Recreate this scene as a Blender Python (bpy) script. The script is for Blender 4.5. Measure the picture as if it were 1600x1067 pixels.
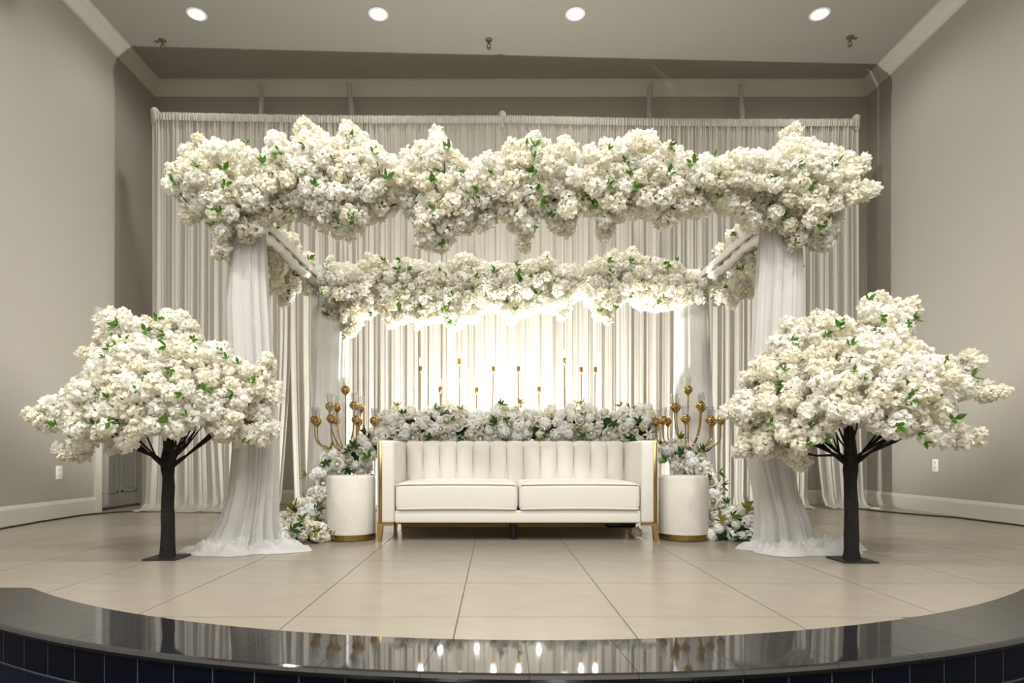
import bpy, bmesh, math, random
import numpy as np
from mathutils import Vector, Matrix, noise
PI = math.pi
for o in list(bpy.data.objects): bpy.data.objects.remove(o)
S = bpy.context.scene
COL = S.collection

# ------------------------------------------------------------------ camera
FPX, VX, VY, CH = 972.0, 773.0, 708.5, 0.612
cam_d = bpy.data.cameras.new('camera'); cam = bpy.data.objects.new('camera', cam_d); COL.objects.link(cam)
cam.location = (0, 0, CH); cam.rotation_euler = (PI/2, 0, 0)
cam_d.sensor_width = 36; cam_d.lens = FPX/1600*36
cam_d.shift_x = (800-VX)/1600; cam_d.shift_y = (VY-533.5)/1600
cam_d.clip_start = .05
S.camera = cam
# ------------------------------------------------------------------ world, exposure
W = bpy.data.worlds.new('world'); S.world = W; W.use_nodes = True
W.node_tree.nodes['Background'].inputs[0].default_value = (0, 0, 0, 1)
W.node_tree.nodes['Background'].inputs[1].default_value = 0
S.view_settings.view_transform = 'Standard'; S.view_settings.look = 'None'
S.view_settings.gamma = 1; S.view_settings.use_curve_mapping = False
S.view_settings.exposure = 0.86
WARM = (1, .93, .80)
def lamp(name, kind, loc, energy, color, target=None, **kw):
    d = bpy.data.lights.new(name, kind); d.energy = energy; d.color = color
    for k, v in kw.items(): setattr(d, k, v)
    o = bpy.data.objects.new(name, d); COL.objects.link(o); o.location = loc
    if target is not None:
        o.rotation_euler = (Vector(target)-Vector(loc)).to_track_quat('-Z', 'Y').to_euler()
    return o
# the ceiling lamps go on out of the picture: one more row like the visible one over the stage, and the hall's rows
LX = (-3.06, -1.19, .83, 3.33)
for k, xx in enumerate(LX):
    lamp('stage_downlight_%d_offscreen' % (k+1), 'SPOT', (xx, 3.9, 5.09), 34, (1, .97, .91), (xx, 3.9, 0), spot_size=2.75, spot_blend=.6, shadow_soft_size=.07)
n = 0
for yy in (1.2, -1.6, -4.2):
    for xx in LX:
        n += 1
        lamp('hall_lamp_%d_offscreen' % n, 'AREA', (xx, yy, 5.09), 56, (1, .975, .93), (xx, yy, 0), shape='DISK', size=.2)

# ------------------------------------------------------------------ helpers
def at(px, py, Y):
    return Vector(((px-VX)*Y/FPX, Y, CH-(py-VY)*Y/FPX))
def X_(px, Y): return (px-VX)*Y/FPX
def Z_(py, Y): return CH-(py-VY)*Y/FPX

class MB:
    def __init__(s): s.v = []; s.f = []
    def add(s, vs, fs):
        n = len(s.v); s.v += [tuple(p) for p in vs]; s.f += [tuple(i+n for i in f) for f in fs]; return s
    def box(s, a, b):
        x0, y0, z0 = a; x1, y1, z1 = b
        return s.add([(x0,y0,z0),(x1,y0,z0),(x1,y1,z0),(x0,y1,z0),(x0,y0,z1),(x1,y0,z1),(x1,y1,z1),(x0,y1,z1)],
              [(0,3,2,1),(4,5,6,7),(0,1,5,4),(1,2,6,5),(2,3,7,6),(3,0,4,7)])
    def tube(s, pts, rad, n=8, cap=True):
        pts = [Vector(p) for p in pts]
        if not isinstance(rad, (list, tuple)): rad = [rad]*len(pts)
        vs = []; fs = []; nrm = None
        for i, p in enumerate(pts):
            t = (pts[min(i+1, len(pts)-1)]-pts[max(i-1, 0)]).normalized()
            if nrm is None:
                nrm = t.orthogonal().normalized()
            else:
                nrm = (nrm - t*nrm.dot(t)).normalized()
            b = t.cross(nrm)
            for k in range(n):
                a = 2*PI*k/n; vs.append(p+(nrm*math.cos(a)+b*math.sin(a))*rad[i])
        for i in range(len(pts)-1):
            for k in range(n):
                k2 = (k+1) % n
                fs.append((i*n+k, i*n+k2, (i+1)*n+k2, (i+1)*n+k))
        if cap:
            fs.append(tuple(reversed(range(n)))); fs.append(tuple(range((len(pts)-1)*n, len(pts)*n)))
        return s.add(vs, fs)
    def lathe(s, prof, n=24, c=(0,0,0)):
        vs = []; fs = []
        for r, z in prof:
            for k in range(n):
                a = 2*PI*k/n; vs.append((c[0]+r*math.cos(a), c[1]+r*math.sin(a), c[2]+z))
        for i in range(len(prof)-1):
            for k in range(n):
                k2 = (k+1) % n; fs.append((i*n+k, i*n+k2, (i+1)*n+k2, (i+1)*n+k))
        if prof[0][0] > 1e-4: fs.append(tuple(reversed(range(n))))
        if prof[-1][0] > 1e-4: fs.append(tuple(range((len(prof)-1)*n, len(prof)*n)))
        return s.add(vs, fs)
    def grid(s, P, closed=False):
        R = len(P); C = len(P[0]); vs = [p for r in P for p in r]; fs = []
        for i in range(R-1):
            for j in range(C if closed else C-1):
                j2 = (j+1) % C; fs.append((i*C+j, i*C+j2, (i+1)*C+j2, (i+1)*C+j))
        return s.add(vs, fs)
    def prism(s, poly, z0, z1):
        n = len(poly)
        return s.add([(x,y,z0) for x,y in poly]+[(x,y,z1) for x,y in poly],
            [tuple(reversed(range(n))), tuple(range(n,2*n))]+[(i,(i+1)%n,n+(i+1)%n,n+i) for i in range(n)])
    def mesh(s, name, mat, smooth=False):
        me = bpy.data.meshes.new(name); me.from_pydata(s.v, [], s.f); me.validate()
        if smooth:
            me.polygons.foreach_set('use_smooth', [True]*len(me.polygons))
            try: me.set_sharp_from_angle(angle=math.radians(50))
            except Exception: pass
        me.materials.append(mat); return me
    def build(s, name, mat, parent=None, smooth=False):
        return link(name, s.mesh(name, mat, smooth), parent)
def link(name, me, parent=None, M=None):
    o = bpy.data.objects.new(name, me); COL.objects.link(o)
    if parent is not None: o.parent = parent
    if M is not None: o.matrix_basis = M
    return o
def rbox(name, a, b, bev, mat, parent=None, seg=3):
    bm = bmesh.new(); bmesh.ops.create_cube(bm, size=1)
    for v in bm.verts: v.co = Vector([a[i]+(v.co[i]+.5)*(b[i]-a[i]) for i in range(3)])
    bmesh.ops.bevel(bm, geom=bm.edges[:], offset=bev, segments=seg, profile=.5, affect='EDGES')
    me = bpy.data.meshes.new(name); bm.to_mesh(me); bm.free()
    me.polygons.foreach_set('use_smooth', [True]*len(me.polygons)); me.materials.append(mat)
    try: me.set_sharp_from_angle(angle=math.radians(50))
    except Exception: pass
    return link(name, me, parent)
def tag(o, label=None, cat=None, group=None, kind=None):
    if label: o['label'] = label
    if cat: o['category'] = cat
    if group: o['group'] = group
    if kind: o['kind'] = kind
    return o
def thing(name, loc, label, cat, group=None):
    o = bpy.data.objects.new(name, None); COL.objects.link(o); o.location = loc; o.empty_display_size = .1
    return tag(o, label, cat, group)

# ------------------------------------------------------------------ materials
def pmat(name, col, rough=.5, metal=0, var=0, scale=8, bump=0, bscale=60, spec=None, ior=None, detail=4, stretch=None):
    m = bpy.data.materials.new(name); m.use_nodes = True
    nt = m.node_tree; b = nt.nodes['Principled BSDF']
    b.inputs['Roughness'].default_value = rough; b.inputs['Metallic'].default_value = metal
    if spec is not None: b.inputs['Specular IOR Level'].default_value = spec
    if ior: b.inputs['IOR'].default_value = ior
    tc = nt.nodes.new('ShaderNodeTexCoord')
    vec = tc.outputs['Object']
    if stretch:
        mp = nt.nodes.new('ShaderNodeMapping'); mp.inputs['Scale'].default_value = stretch
        nt.links.new(vec, mp.inputs[0]); vec = mp.outputs[0]
    n = nt.nodes.new('ShaderNodeTexNoise'); n.inputs['Scale'].default_value = scale; n.inputs['Detail'].default_value = detail
    nt.links.new(vec, n.inputs['Vector'])
    r = nt.nodes.new('ShaderNodeMapRange'); r.inputs['To Min'].default_value = 1-var; r.inputs['To Max'].default_value = 1+var
    nt.links.new(n.outputs[0], r.inputs[0])
    mx = nt.nodes.new('ShaderNodeVectorMath'); mx.operation = 'SCALE'; mx.inputs[0].default_value = col[:3]
    nt.links.new(r.outputs[0], mx.inputs['Scale']); nt.links.new(mx.outputs[0], b.inputs['Base Color'])
    if bump:
        n2 = nt.nodes.new('ShaderNodeTexNoise'); n2.inputs['Scale'].default_value = bscale; n2.inputs['Detail'].default_value = 3
        nt.links.new(vec, n2.inputs['Vector'])
        bp = nt.nodes.new('ShaderNodeBump'); bp.inputs['Strength'].default_value = bump; bp.inputs['Distance'].default_value = .01
        nt.links.new(n2.outputs[0], bp.inputs['Height']); nt.links.new(bp.outputs[0], b.inputs['Normal'])
    return m
def cloth(name, col, trans=.35, transp=0, var=.04, scale=12, tcol=None):
    m = bpy.data.materials.new(name); m.use_nodes = True; nt = m.node_tree
    out = nt.nodes['Material Output']; nt.nodes.remove(nt.nodes['Principled BSDF'])
    d = nt.nodes.new('ShaderNodeBsdfDiffuse'); t = nt.nodes.new('ShaderNodeBsdfTranslucent')
    tc = nt.nodes.new('ShaderNodeTexCoord'); n = nt.nodes.new('ShaderNodeTexNoise'); n.inputs['Scale'].default_value = scale
    nt.links.new(tc.outputs['Object'], n.inputs['Vector'])
    r = nt.nodes.new('ShaderNodeMapRange'); r.inputs['To Min'].default_value = 1-var; r.inputs['To Max'].default_value = 1+var
    nt.links.new(n.outputs[0], r.inputs[0])
    mx = nt.nodes.new('ShaderNodeVectorMath'); mx.operation = 'SCALE'; mx.inputs[0].default_value = col
    nt.links.new(r.outputs[0], mx.inputs['Scale']); nt.links.new(mx.outputs[0], d.inputs[0])
    t.inputs[0].default_value = (*(tcol or col), 1)
    a = nt.nodes.new('ShaderNodeMixShader'); a.inputs[0].default_value = trans
    nt.links.new(d.outputs[0], a.inputs[1]); nt.links.new(t.outputs[0], a.inputs[2]); last = a
    if transp:
        p = nt.nodes.new('ShaderNodeBsdfTransparent'); c = nt.nodes.new('ShaderNodeMixShader'); c.inputs[0].default_value = transp
        nt.links.new(a.outputs[0], c.inputs[1]); nt.links.new(p.outputs[0], c.inputs[2]); last = c
    nt.links.new(last.outputs[0], out.inputs[0]); return m
def emat(name, col, s):
    m = bpy.data.materials.new(name); m.use_nodes = True; b = m.node_tree.nodes['Principled BSDF']
    b.inputs['Emission Color'].default_value = (*col, 1); b.inputs['Emission Strength'].default_value = s
    b.inputs['Base Color'].default_value = (*col, 1); return m
def glassmat(name):
    m = bpy.data.materials.new(name); m.use_nodes = True; nt = m.node_tree; out = nt.nodes['Material Output']
    nt.nodes.remove(nt.nodes['Principled BSDF'])
    g = nt.nodes.new('ShaderNodeBsdfGlossy'); g.inputs['Roughness'].default_value = .03
    t = nt.nodes.new('ShaderNodeBsdfTransparent'); t.inputs[0].default_value = (.96, .97, .97, 1)
    lw = nt.nodes.new('ShaderNodeLayerWeight'); lw.inputs[0].default_value = .35
    mr = nt.nodes.new('ShaderNodeMapRange'); mr.inputs['To Min'].default_value = .05; mr.inputs['To Max'].default_value = .75
    nt.links.new(lw.outputs['Facing'], mr.inputs[0])
    mx = nt.nodes.new('ShaderNodeMixShader'); nt.links.new(mr.outputs[0], mx.inputs[0])
    nt.links.new(t.outputs[0], mx.inputs[1]); nt.links.new(g.outputs[0], mx.inputs[2]); nt.links.new(mx.outputs[0], out.inputs[0])
    return m
M = {}
M['wall'] = pmat('beige_paint', (.30, .28, .242), .85, var=.03, scale=3, bump=.04, bscale=180)
M['ceil'] = pmat('ceiling_paint', (.295, .282, .244), .9, var=.02, scale=2)
M['trim'] = pmat('cream_trim', (.47, .45, .39), .5, var=.02)
M['tile'] = pmat('beige_tile', (.262, .232, .188), .27, spec=.4, var=.13, scale=5, detail=6, bump=.015, bscale=9, stretch=(1, 2.2, 1))
M['grout'] = pmat('grout', (.10, .085, .07), .8, var=.1)
M['granite'] = pmat('black_granite', (.016, .016, .018), .045, var=.6, scale=160, ior=2.3)
M['riser'] = pmat('blue_black_tile', (.003, .004, .009), .16, spec=.25, var=.7, scale=220)
M['caulk'] = pmat('pale_joint', (.075, .09, .11), .6)
M['hall'] = pmat('hall_floor', (.05, .045, .04), .4, var=.2)
M['door'] = pmat('grey_door', (.27, .258, .23), .55, var=.03)
M['dark'] = pmat('dark', (.01, .01, .01), .6)
M['sheer'] = cloth('sheer_ivory', (.58, .553, .492), .5)
M['sheerw'] = cloth('sheer_white', (.76, .755, .74), .42)
M['white'] = pmat('white_paint', (.80, .79, .75), .4, var=.02)
M['leather'] = pmat('white_leather', (.65, .625, .575), .42, var=.025, scale=10, bump=.05, bscale=240)
M['boucle'] = pmat('boucle', (.64, .61, .555), .9, var=.10, scale=90, bump=.5, bscale=130)
M['gold'] = pmat('gold', (.56, .375, .155), .1, 1, var=.05)
M['goldb'] = pmat('brushed_gold', (.40, .265, .105), .28, 1, var=.08, scale=30)
M['black'] = pmat('black_lacquer', (.008, .008, .01), .3)
M['bark'] = pmat('dark_bark', (.009, .006, .005), .9, var=.5, scale=40, bump=.8, bscale=70)
M['twig'] = pmat('twig', (.10, .06, .03), .8, var=.3, scale=30)
M['petal'] = cloth('petal_white', (.94, .935, .90), .45, var=.03, scale=20, tcol=(.97, .95, .84))
M['petal2'] = cloth('petal_cream', (.92, .905, .84), .45, var=.03, scale=20, tcol=(.96, .92, .74))
M['rose'] = cloth('rose_white', (.93, .92, .88), .25, var=.03, tcol=(.9, .88, .72))
M['rosec'] = cloth('rose_cream', (.90, .86, .76), .25, var=.04, tcol=(.9, .85, .65))
M['hyd'] = cloth('hydrangea_white', (.90, .905, .90), .25, var=.05, tcol=(.9, .9, .85))
M['leaf'] = cloth('leaf_green', (.075, .18, .03), .3, var=.35, scale=15, tcol=(.16, .32, .04))
M['leafd'] = cloth('leaf_dark', (.035, .085, .03), .25, var=.35, scale=15, tcol=(.12, .22, .05))
M['olive'] = cloth('leaf_olive', (.20, .20, .05), .3, var=.3, scale=15, tcol=(.4, .42, .08))
M['stamen'] = pmat('orange_stamen', (.75, .33, .05), .7)
M['brass'] = pmat('dull_brass', (.20, .14, .085), .5, .5)
M['plastic'] = pmat('outlet_plastic', (.72, .70, .64), .4)
M['cable'] = pmat('black_cable', (.015, .014, .013), .5)
M['glass'] = glassmat('clear_glass')
M['lamp'] = emat('lamp_disc', (.92, .95, 1), 9)
M['flame'] = emat('led_flame', (1, .93, .80), 14)
M['lens'] = emat('uplight_lens', (1, .97, .9), 30)
M['wax'] = cloth('ivory_wax', (.85, .82, .74), .4)

# ------------------------------------------------------------------ the room
XL, XR, YB, ZC, HZ = -4.15, 4.55, 7.6, 5.12, -.62
YH = -5.5
def struct(o): o['kind'] = 'structure'; return o
CX, CY, RI, RO, YS = .153, 5.66, 3.62, 3.94, 2.84
def arc(x, R):
    d = R*R-(x-CX)**2
    return CY-math.sqrt(d) if d > 0 else 99
def yfront(x): return min(YS, arc(x, RI))
YO = 2.45
def yout(x): return min(YO, arc(x, RO))
# stage slab with grout coloured bed, and single tiles on it
def slab(front, z0, z1, off=0):
    xs = [XL+(XR-XL)*i/120 for i in range(121)]
    return MB().prism([(x, front(x)+off) for x in xs]+[(XR, YB), (XL, YB)], z0, z1)
floor = struct(slab(yfront, -.10, -.0009, .0).build('floor', M['grout']))
TW, G = .61, .0028
NI = range(int((XL+.14)//TW), int((XR+.14)//TW)+1)
full = None; tvar = random.Random(5)
for j in range(-2, 10):
    y0 = 2.328+TW*j+G; y1 = 2.328+TW*(j+1)-G
    if y0 > YB: continue
    y1 = min(y1, YB)
    for i in NI:
        x0 = max(-.137+TW*i+G, XL); x1 = min(-.137+TW*(i+1)-G, XR)
        if x1-x0 < .02: continue
        xs = [x0+(x1-x0)*k/14 for k in range(15)]
        lo = [(x, max(y0, yfront(x)+.001)) for x in xs]
        lo = [p for p in lo if p[1] < y1-.003]
        if len(lo) < 2: continue
        plain = len(lo) == 15 and all(abs(p[1]-y0) < 1e-6 for p in lo) and abs(x1-x0-TW+2*G) < 1e-6 and abs(y1-y0-TW+2*G) < 1e-6
        Mx = Matrix.Translation((x0, y0, tvar.uniform(-.0004, .0002)))
        if plain:
            if full is None: full = MB().box((0,0,-.006), (x1-x0, y1-y0, 0)).mesh('tile', M['tile'])
            link('tile', full, floor, Mx)
        else:
            poly = lo+[(lo[-1][0], y1), (lo[0][0], y1)]
            if lo[0] == (lo[0][0], y0): pass
            MB().prism([(x-x0, y-y0) for x, y in poly], -.006, 0).build('tile', M['tile'], floor).matrix_basis = Mx
# black granite edge, single curved slabs, bull nosed
edge = struct(MB().prism([(CX+RI*math.sin(a), CY-RI*math.cos(a)) for a in np.linspace(-.67, .67, 60)]+
     [(CX+(RO-.03)*math.sin(a), CY-(RO-.03)*math.cos(a)) for a in np.linspace(.67, -.67, 60)], -.10, -.012).build('trim_1', M['grout']))
DA = .281/RI
def gslab(a0, a1):
    P = []
    prof = [(RI+.001, -.012), (RI+.001, 0), (RO-.012, 0), (RO-.004, -.004), (RO, -.014), (RO-.004, -.025), (RO-.012, -.030), (RI+.05, -.030)]
    n = 7
    for k in range(n):
        a = a0+(a1-a0)*k/(n-1)
        P.append([(CX+r*math.sin(a), CY-r*math.cos(a), z) for r, z in prof])
    m = MB().grid(P, False)
    m.f.append(tuple(range(len(prof)))); m.f.append(tuple(reversed(range((n-1)*len(prof), n*len(prof)))))
    return m
k0 = (-.133/1.0-CX+.045)/RI
for k in range(-9, 9):
    a0 = -.0145+(k-.0)*DA
    gslab(a0+.0002, a0+DA-.0002).build('slab', M['granite'], edge)
# straight granite wings beyond the curve
for sx in (-1, 1):
    xa = CX+sx*2.237; xb = XL if sx < 0 else XR
    xs = [xa+(xb-xa)*i/20 for i in range(21)]
    poly = [(x, min(YO, arc(x, RO)) if abs(x-CX) < RO else YO) for x in xs]+[(xb, YS), (xa, YS)]
    MB().prism(poly, -.03, -.0005).build('slab', M['granite'], edge)
# riser below the nosing, single upright tiles
xs = [XL+(XR-XL)*i/600 for i in range(601)]
RR = RO-.018
def yr(x): return min(YO+.018, arc(x, RR))
riser = struct(MB().prism([(x, yr(x)+.0012) for x in xs]+[(XR, 3.2), (XL, 3.2)], HZ, -.03).build('wall_front', M['caulk']))
TA = .1435/RO
for k in range(-26, 26):
    a0 = -.0030+TA*k+.0006; a1 = a0+TA-.0012
    if abs(a0) > .62: continue
    m = MB()
    P = [[(CX+r*math.sin(a), CY-r*math.cos(a), z) for (r, z) in ((RR-.006, -.034), (RR, -.034), (RR, -.140), (RR-.006, -.140))] for a in (a0, (a0+a1)/2, a1)]
    m.grid(P); m.f.append((3,2,1,0)); m.f.append((8,9,10,11)); m.build('tile', M['riser'], riser)
# lower step
def ys(x): return min(YO-.34, arc(x, RO+.34))
step = struct(MB().prism([(x, ys(x)) for x in xs]+[(XR, 2.9), (XL, 2.9)], HZ, -.146).build('floor_lower_step', M['riser']))
struct(MB().box((XL-.1, YH, HZ-.1), (XR+.1, 3.0, HZ)).build('floor_hall', M['hall']))
struct(MB().box((XL-.15, YH, ZC), (XR+.15, YB+.15, ZC+.1)).build('ceiling', M['ceil']))
# left wall with a doorway
D0, D1, DZ = 6.53, 7.42, 2.05
m = MB(); m.box((XL-.15, YH, HZ), (XL, D0, ZC)).box((XL-.15, D0, DZ), (XL, D1, ZC)).box((XL-.15, D1, HZ), (XL, YB, ZC)).box((XL-.15, D0, HZ), (XL, D1, -.004))
wl = struct(m.build('wall_left', M['wall']))
struct(MB().box((XR, YH, HZ), (XR+.15, YB+.15, ZC)).build('wall_right', M['wall']))
struct(MB().box((XL-.15, YB, HZ), (XR, YB+.15, ZC)).build('wall_back', M['wall']))
struct(MB().box((XL-.15, YH-.15, HZ), (XR+.15, YH, ZC)).build('wall_hall', M['wall']))
# door
door = bpy.data.objects.new('door_1', None); COL.objects.link(door); struct(door)
door.location = (XL, D0, 0)
MB().box((-.15, 0, -.003), (-.11, D1-D0, DZ)).build('door_light_block', M['wall'], door)  # added behind the leaf to stop light leaking under the door
MB().box((-.10, .02, .028), (-.06, D1-D0-.02, DZ-.02)).build('door_leaf', M['door'], door)
for (ya, yb) in ((.12, .41), (.48, .77)):
    for (za, zb) in ((.18, .85), (1.0, 1.55), (1.65, 1.92)):
        m = MB()
        for q, t in ((0, .022), (1, .022)):
            pass
        w = .022
        m.box((-.061, ya, za), (-.052, yb, za+w)).box((-.061, ya, zb-w), (-.052, yb, zb)).box((-.061, ya, za), (-.052, ya+w, zb)).box((-.061, yb-w, za), (-.052, yb, zb))
        m.box((-.061, ya+.05, za+.05), (-.056, yb-.05, zb-.05))
        m.build('door_panel', M['door'], door)
MB().box((-.006, -.085, 0), (.022, .008, DZ+.09)).box((-.12, -.004, 0), (.0, .018, DZ)).build('casing', M['trim'], door)
MB().box((-.006, D1-D0-.008, 0), (.022, D1-D0+.085, DZ+.09)).build('casing', M['trim'], door)
MB().box((-.006, .008, DZ-.012), (.022, D1-D0-.008, DZ+.09)).build('casing', M['trim'], door)
k = MB().lathe([(.0,0),(.012,0),(.012,.03),(.026,.04),(.028,.055),(.018,.07),(0,.072)], 14).build('door_handle', M['brass'], door, True)
k.location = (-.06, .09, .95); k.rotation_euler = (0, PI/2, 0)
# crown moulding and baseboards
def sweep(prof, a, b, flip, name, mat):
    a = Vector(a); b = Vector(b); d = (b-a).normalized(); side = Vector((-d.y, d.x, 0))*(1 if flip else -1)
    P = [[(p+side*o+Vector((0,0,z))) for p in (a, b)] for o, z in prof]
    m = MB().grid(P); n = len(prof)
    m.f.append(tuple(2*i for i in range(n))); m.f.append(tuple(2*i+1 for i in reversed(range(n))))
    return struct(m.build(name, mat))
crown = [(0, ZC-.155), (.012, ZC-.155), (.018, ZC-.135), (.035, ZC-.115), (.075, ZC-.075), (.10, ZC-.035), (.118, ZC-.02), (.122, ZC), (0, ZC)]
sweep(crown, (XL, YH, 0), (XL, YB, 0), False, 'trim_2', M['trim'])
sweep(crown, (XR, YH, 0), (XR, YB, 0), True, 'trim_3', M['trim'])
sweep(crown, (XL, YB, 0), (XR, YB, 0), False, 'trim_4', M['trim'])
base = [(0, 0), (.018, 0), (.018, .13), (.012, .15), (.006, .165), (0, .165)]
sweep(base, (XL, YS, 0), (XL, D0-.085, 0), False, 'baseboard_left', M['trim'])
sweep(base, (XR, YS, 0), (XR, YB, 0), True, 'baseboard_right', M['trim'])
sweep(base, (XL, YB, 0), (XR, YB, 0), False, 'baseboard_back', M['trim'])

# ------------------------------------------------------------------ ceiling fixtures
for i, px in enumerate((307, 591, 899, 1281)):
    x = X_(px, 6.38)
    o = thing('ceiling_light', (x, 6.38, ZC), 'lit round recessed ceiling downlight, '+('first', 'second', 'third', 'fourth')[i]+' from the wall with the door', 'ceiling light', 'recessed ceiling downlights')
    MB().lathe([(.098, .0), (.102, -.004), (.098, -.008), (.078, -.009), (.074, -.003), (.074, .0)], 28).build('trim_ring', M['white'], o, True)
    MB().lathe([(0, -.012), (.045, -.010), (.074, -.005), (.074, .0)], 24).build('lens', M['lamp'], o, True)
    lamp('downlight', 'SPOT', (x, 6.38, ZC-.03), 34, (1, .97, .91), (x, 6.38, 0), spot_size=2.75, spot_blend=.6, shadow_soft_size=.07)
for px, py, d in ((254, 58, 'beside the wall with the door'), (764, 57, 'over the middle of the backdrop'), (1328, 53, 'beside the wall without a door')):
    Y = (ZC-CH)*FPX/(VY-py)+.05
    o = thing('fire_sprinkler', (X_(px, Y), Y, ZC), 'small brass pendent fire sprinkler on the ceiling '+d, 'sprinkler', 'ceiling fire sprinklers')
    MB().lathe([(.04, 0), (.04, -.006), (.018, -.014), (.012, -.014)], 18).build('escutcheon', M['brass'], o, True)
    MB().tube([(0,0,-.01), (0,0,-.05)], .011, 10).build('nozzle', M['brass'], o, True)
    MB().tube([(-.012,0,-.045), (-.022,0,-.065), (-.014,0,-.085), (0,0,-.092), (.014,0,-.085), (.022,0,-.065), (.012,0,-.045)], .004, 6).build('yoke', M['brass'], o, True)
    MB().lathe([(0,-.098), (.024,-.098), (.026,-.094), (0,-.09)], 16).build('deflector', M['brass'], o, True)
for px, d in ((408, 'nearest the wall with the door'), (548, 'second from the wall with the door'), (1015, 'second from the wall without a door'), (1158, 'nearest the wall without a door')):
    x = X_(px, 7.42)
    o = thing('hanging_cloth_pole', (x, 7.42, 4.0), 'ivory cloth-wrapped pole rising behind the backdrop, '+d, 'wrapped pole', 'cloth-wrapped poles behind the backdrop')
    rr = random.Random(px); pts = []; rad = []
    for k in range(15):
        pts.append((.012*math.sin(k*.7+px), -.01*max(0, k-10), k*.0715)); rad.append(.030+.005*math.sin(k*1.9+px))
    MB().tube(pts, rad, 12).build('cloth_sleeve', M['sheer'], o, True)
    MB().tube([(0,0,-4.0), (0,0,.02)], .018, 10).build('pole', M['white'], o, True)
    MB().lathe([(.11,-4.0), (.11,-3.99), (.018,-3.985)], 16).build('foot', M['white'], o)

# ------------------------------------------------------------------ backdrop: stand and drape panels
BX0, BX1, BY0, BY1 = -3.66, 4.08, 6.66, 6.98
def bl(x): return BY0+(BY1-BY0)*(x-BX0)/(BX1-BX0)
def bh(x): return 4.27+(4.37-4.27)*(x-BX0)/(BX1-BX0)
st = thing('backdrop_stand', (0, 0, 0), 'tall white pipe stand carrying the ivory backdrop drapes', 'stand')
N = 40
MB().tube([(x, bl(x)+.02, bh(x)-.03-.018*math.sin(PI*((x-BX0)/(BX1-BX0)*2 % 1))) for x in np.linspace(BX0, BX1, N)], .022, 10).build('crossbar', M['white'], st, True)
for x in (BX0+.01, X_(785, 6.83), BX1-.01):
    MB().tube([(x, bl(x)+.06, 0), (x, bl(x)+.06, bh(x)+.03)], .025, 10).build('upright', M['white'], st, True)
    MB().box((x-.2, bl(x)-.1, 0), (x+.2, bl(x)+.3, .008)).build('base_plate', M['white'], st)
    MB().lathe([(.032,-.12), (.042,-.06), (.036,-.02), (.046,.015), (.040,.04), (.024,.058), (0,.066)], 14, (x, bl(x)+.02, bh(x)-.01)).build('cloth_knot', M['sheer'], st, True)
def panel(xa, xb, seed, label, lo_a=0, lo_b=0, puddle=.22):
    r = random.Random(seed)
    nu, nv = 150, 46
    ph = [r.uniform(0, 6.28) for _ in range(12)]
    n1 = max(3, round((xb-xa)/.155)); n2 = n1*2+1
    zs = []
    Hh = 4.3
    P = []
    o = thing('drape_panel', ((xa+xb)/2, bl((xa+xb)/2), 0), label, 'drape', 'ivory backdrop drape panels')
    cx, cy = (xa+xb)/2, bl((xa+xb)/2)
    for iv in range(nv):
        v = iv/(nv-1); row = []
        for iu in range(nu):
            u = iu/(nu-1)
            uw = u+.025*math.sin(2*PI*1.3*u+ph[0])+.012*math.sin(2*PI*3.7*u+ph[1])
            x = xa+(xb-xa)*u
            top = bh(x)-.018*math.sin(PI*((x-BX0)/(BX1-BX0)*2 % 1))
            # path length along the cloth from the top; beyond the floor it lies as a puddle
            full = top-.035+puddle*(.75+.5*noise.noise((x*3, seed, 0)))
            s = full*v
            drop = top-s
            low = min(1, max(0, (1.9-drop)/1.9))**1.5       # 0 high up .. 1 at the floor
            x += (lo_a*(1-u)+lo_b*u)*low
            gather = math.exp(-s/.35)
            A = .0075+.0075*min(1, s/2.0)
            fold = A*(math.sin(2*PI*n1*uw+ph[2]+.5*math.sin(s*.8+ph[3]))+.45*math.sin(2*PI*n2*uw+ph[4]+.3*s)+.22*math.sin(2*PI*n2*2.3*uw+ph[5]))
            fold += .008*gather*math.sin(2*PI*34*u*(xb-xa)+3*math.sin(9*u+ph[6]))
            fold += .004*math.sin(2*PI*17*u*(xb-xa)+2*math.sin(7*u+ph[7]))
            if iv == 0: fold *= .35
            y = bl(x)+fold*1.0
            if drop > .05: z = drop
            else:
                e = .05-drop
                y -= e*(.9)+.02
                z = .012+.038*math.exp(-e/.05)+.022*abs(noise.noise((x*9+seed, e*14, 1)))*(1-.3*e)
            row.append((x-cx, y-cy, z))
        P.append(row)
    MB().grid(P).build('cloth', M['sheer'], o, True)
    # header band over the crossbar
    Hd = []
    for k, (dy, dz) in enumerate(((-.020, -.075), (-.026, -.045), (-.020, -.005), (.01, .012), (.045, -.005), (.05, -.05))):
        row = []
        for iu in range(110):
            u = iu/109; x = xa+(xb-xa)*u
            top = bh(x)-.018*math.sin(PI*((x-BX0)/(BX1-BX0)*2 % 1))
            w = .006*math.sin(2*PI*34*u*(xb-xa)+3*math.sin(9*u+ph[6]))+.004*math.sin(57*u+ph[8])
            row.append((x-cx, bl(x)-cy+dy+w*(1 if k < 4 else .4), top+dz+.4*w-.02))
        Hd.append(row)
    MB().grid(Hd).build('header', M['sheer'], o, True)
edges = [BX0, -2.93, -2.2, -1.45, -.72, .02, .75, 1.48, 2.2, 2.93, 3.52, BX1]
order = ['outermost, by the grey door', 'second from the grey door', 'third from the grey door', 'fourth from the grey door', 'just door side of the bright glow', 'in the bright glow behind the tall candles',
  'just beyond the bright glow', 'fifth from the wall without a door', 'fourth from the wall without a door', 'third from the wall without a door', 'narrow, second from the wall without a door']
flare = {0: (-.08, .10), 1: (.03, -.12), 2: (.05, 0), 8: (0, -.02), 9: (.06, -.03), 10: (.16, .06)}
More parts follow.
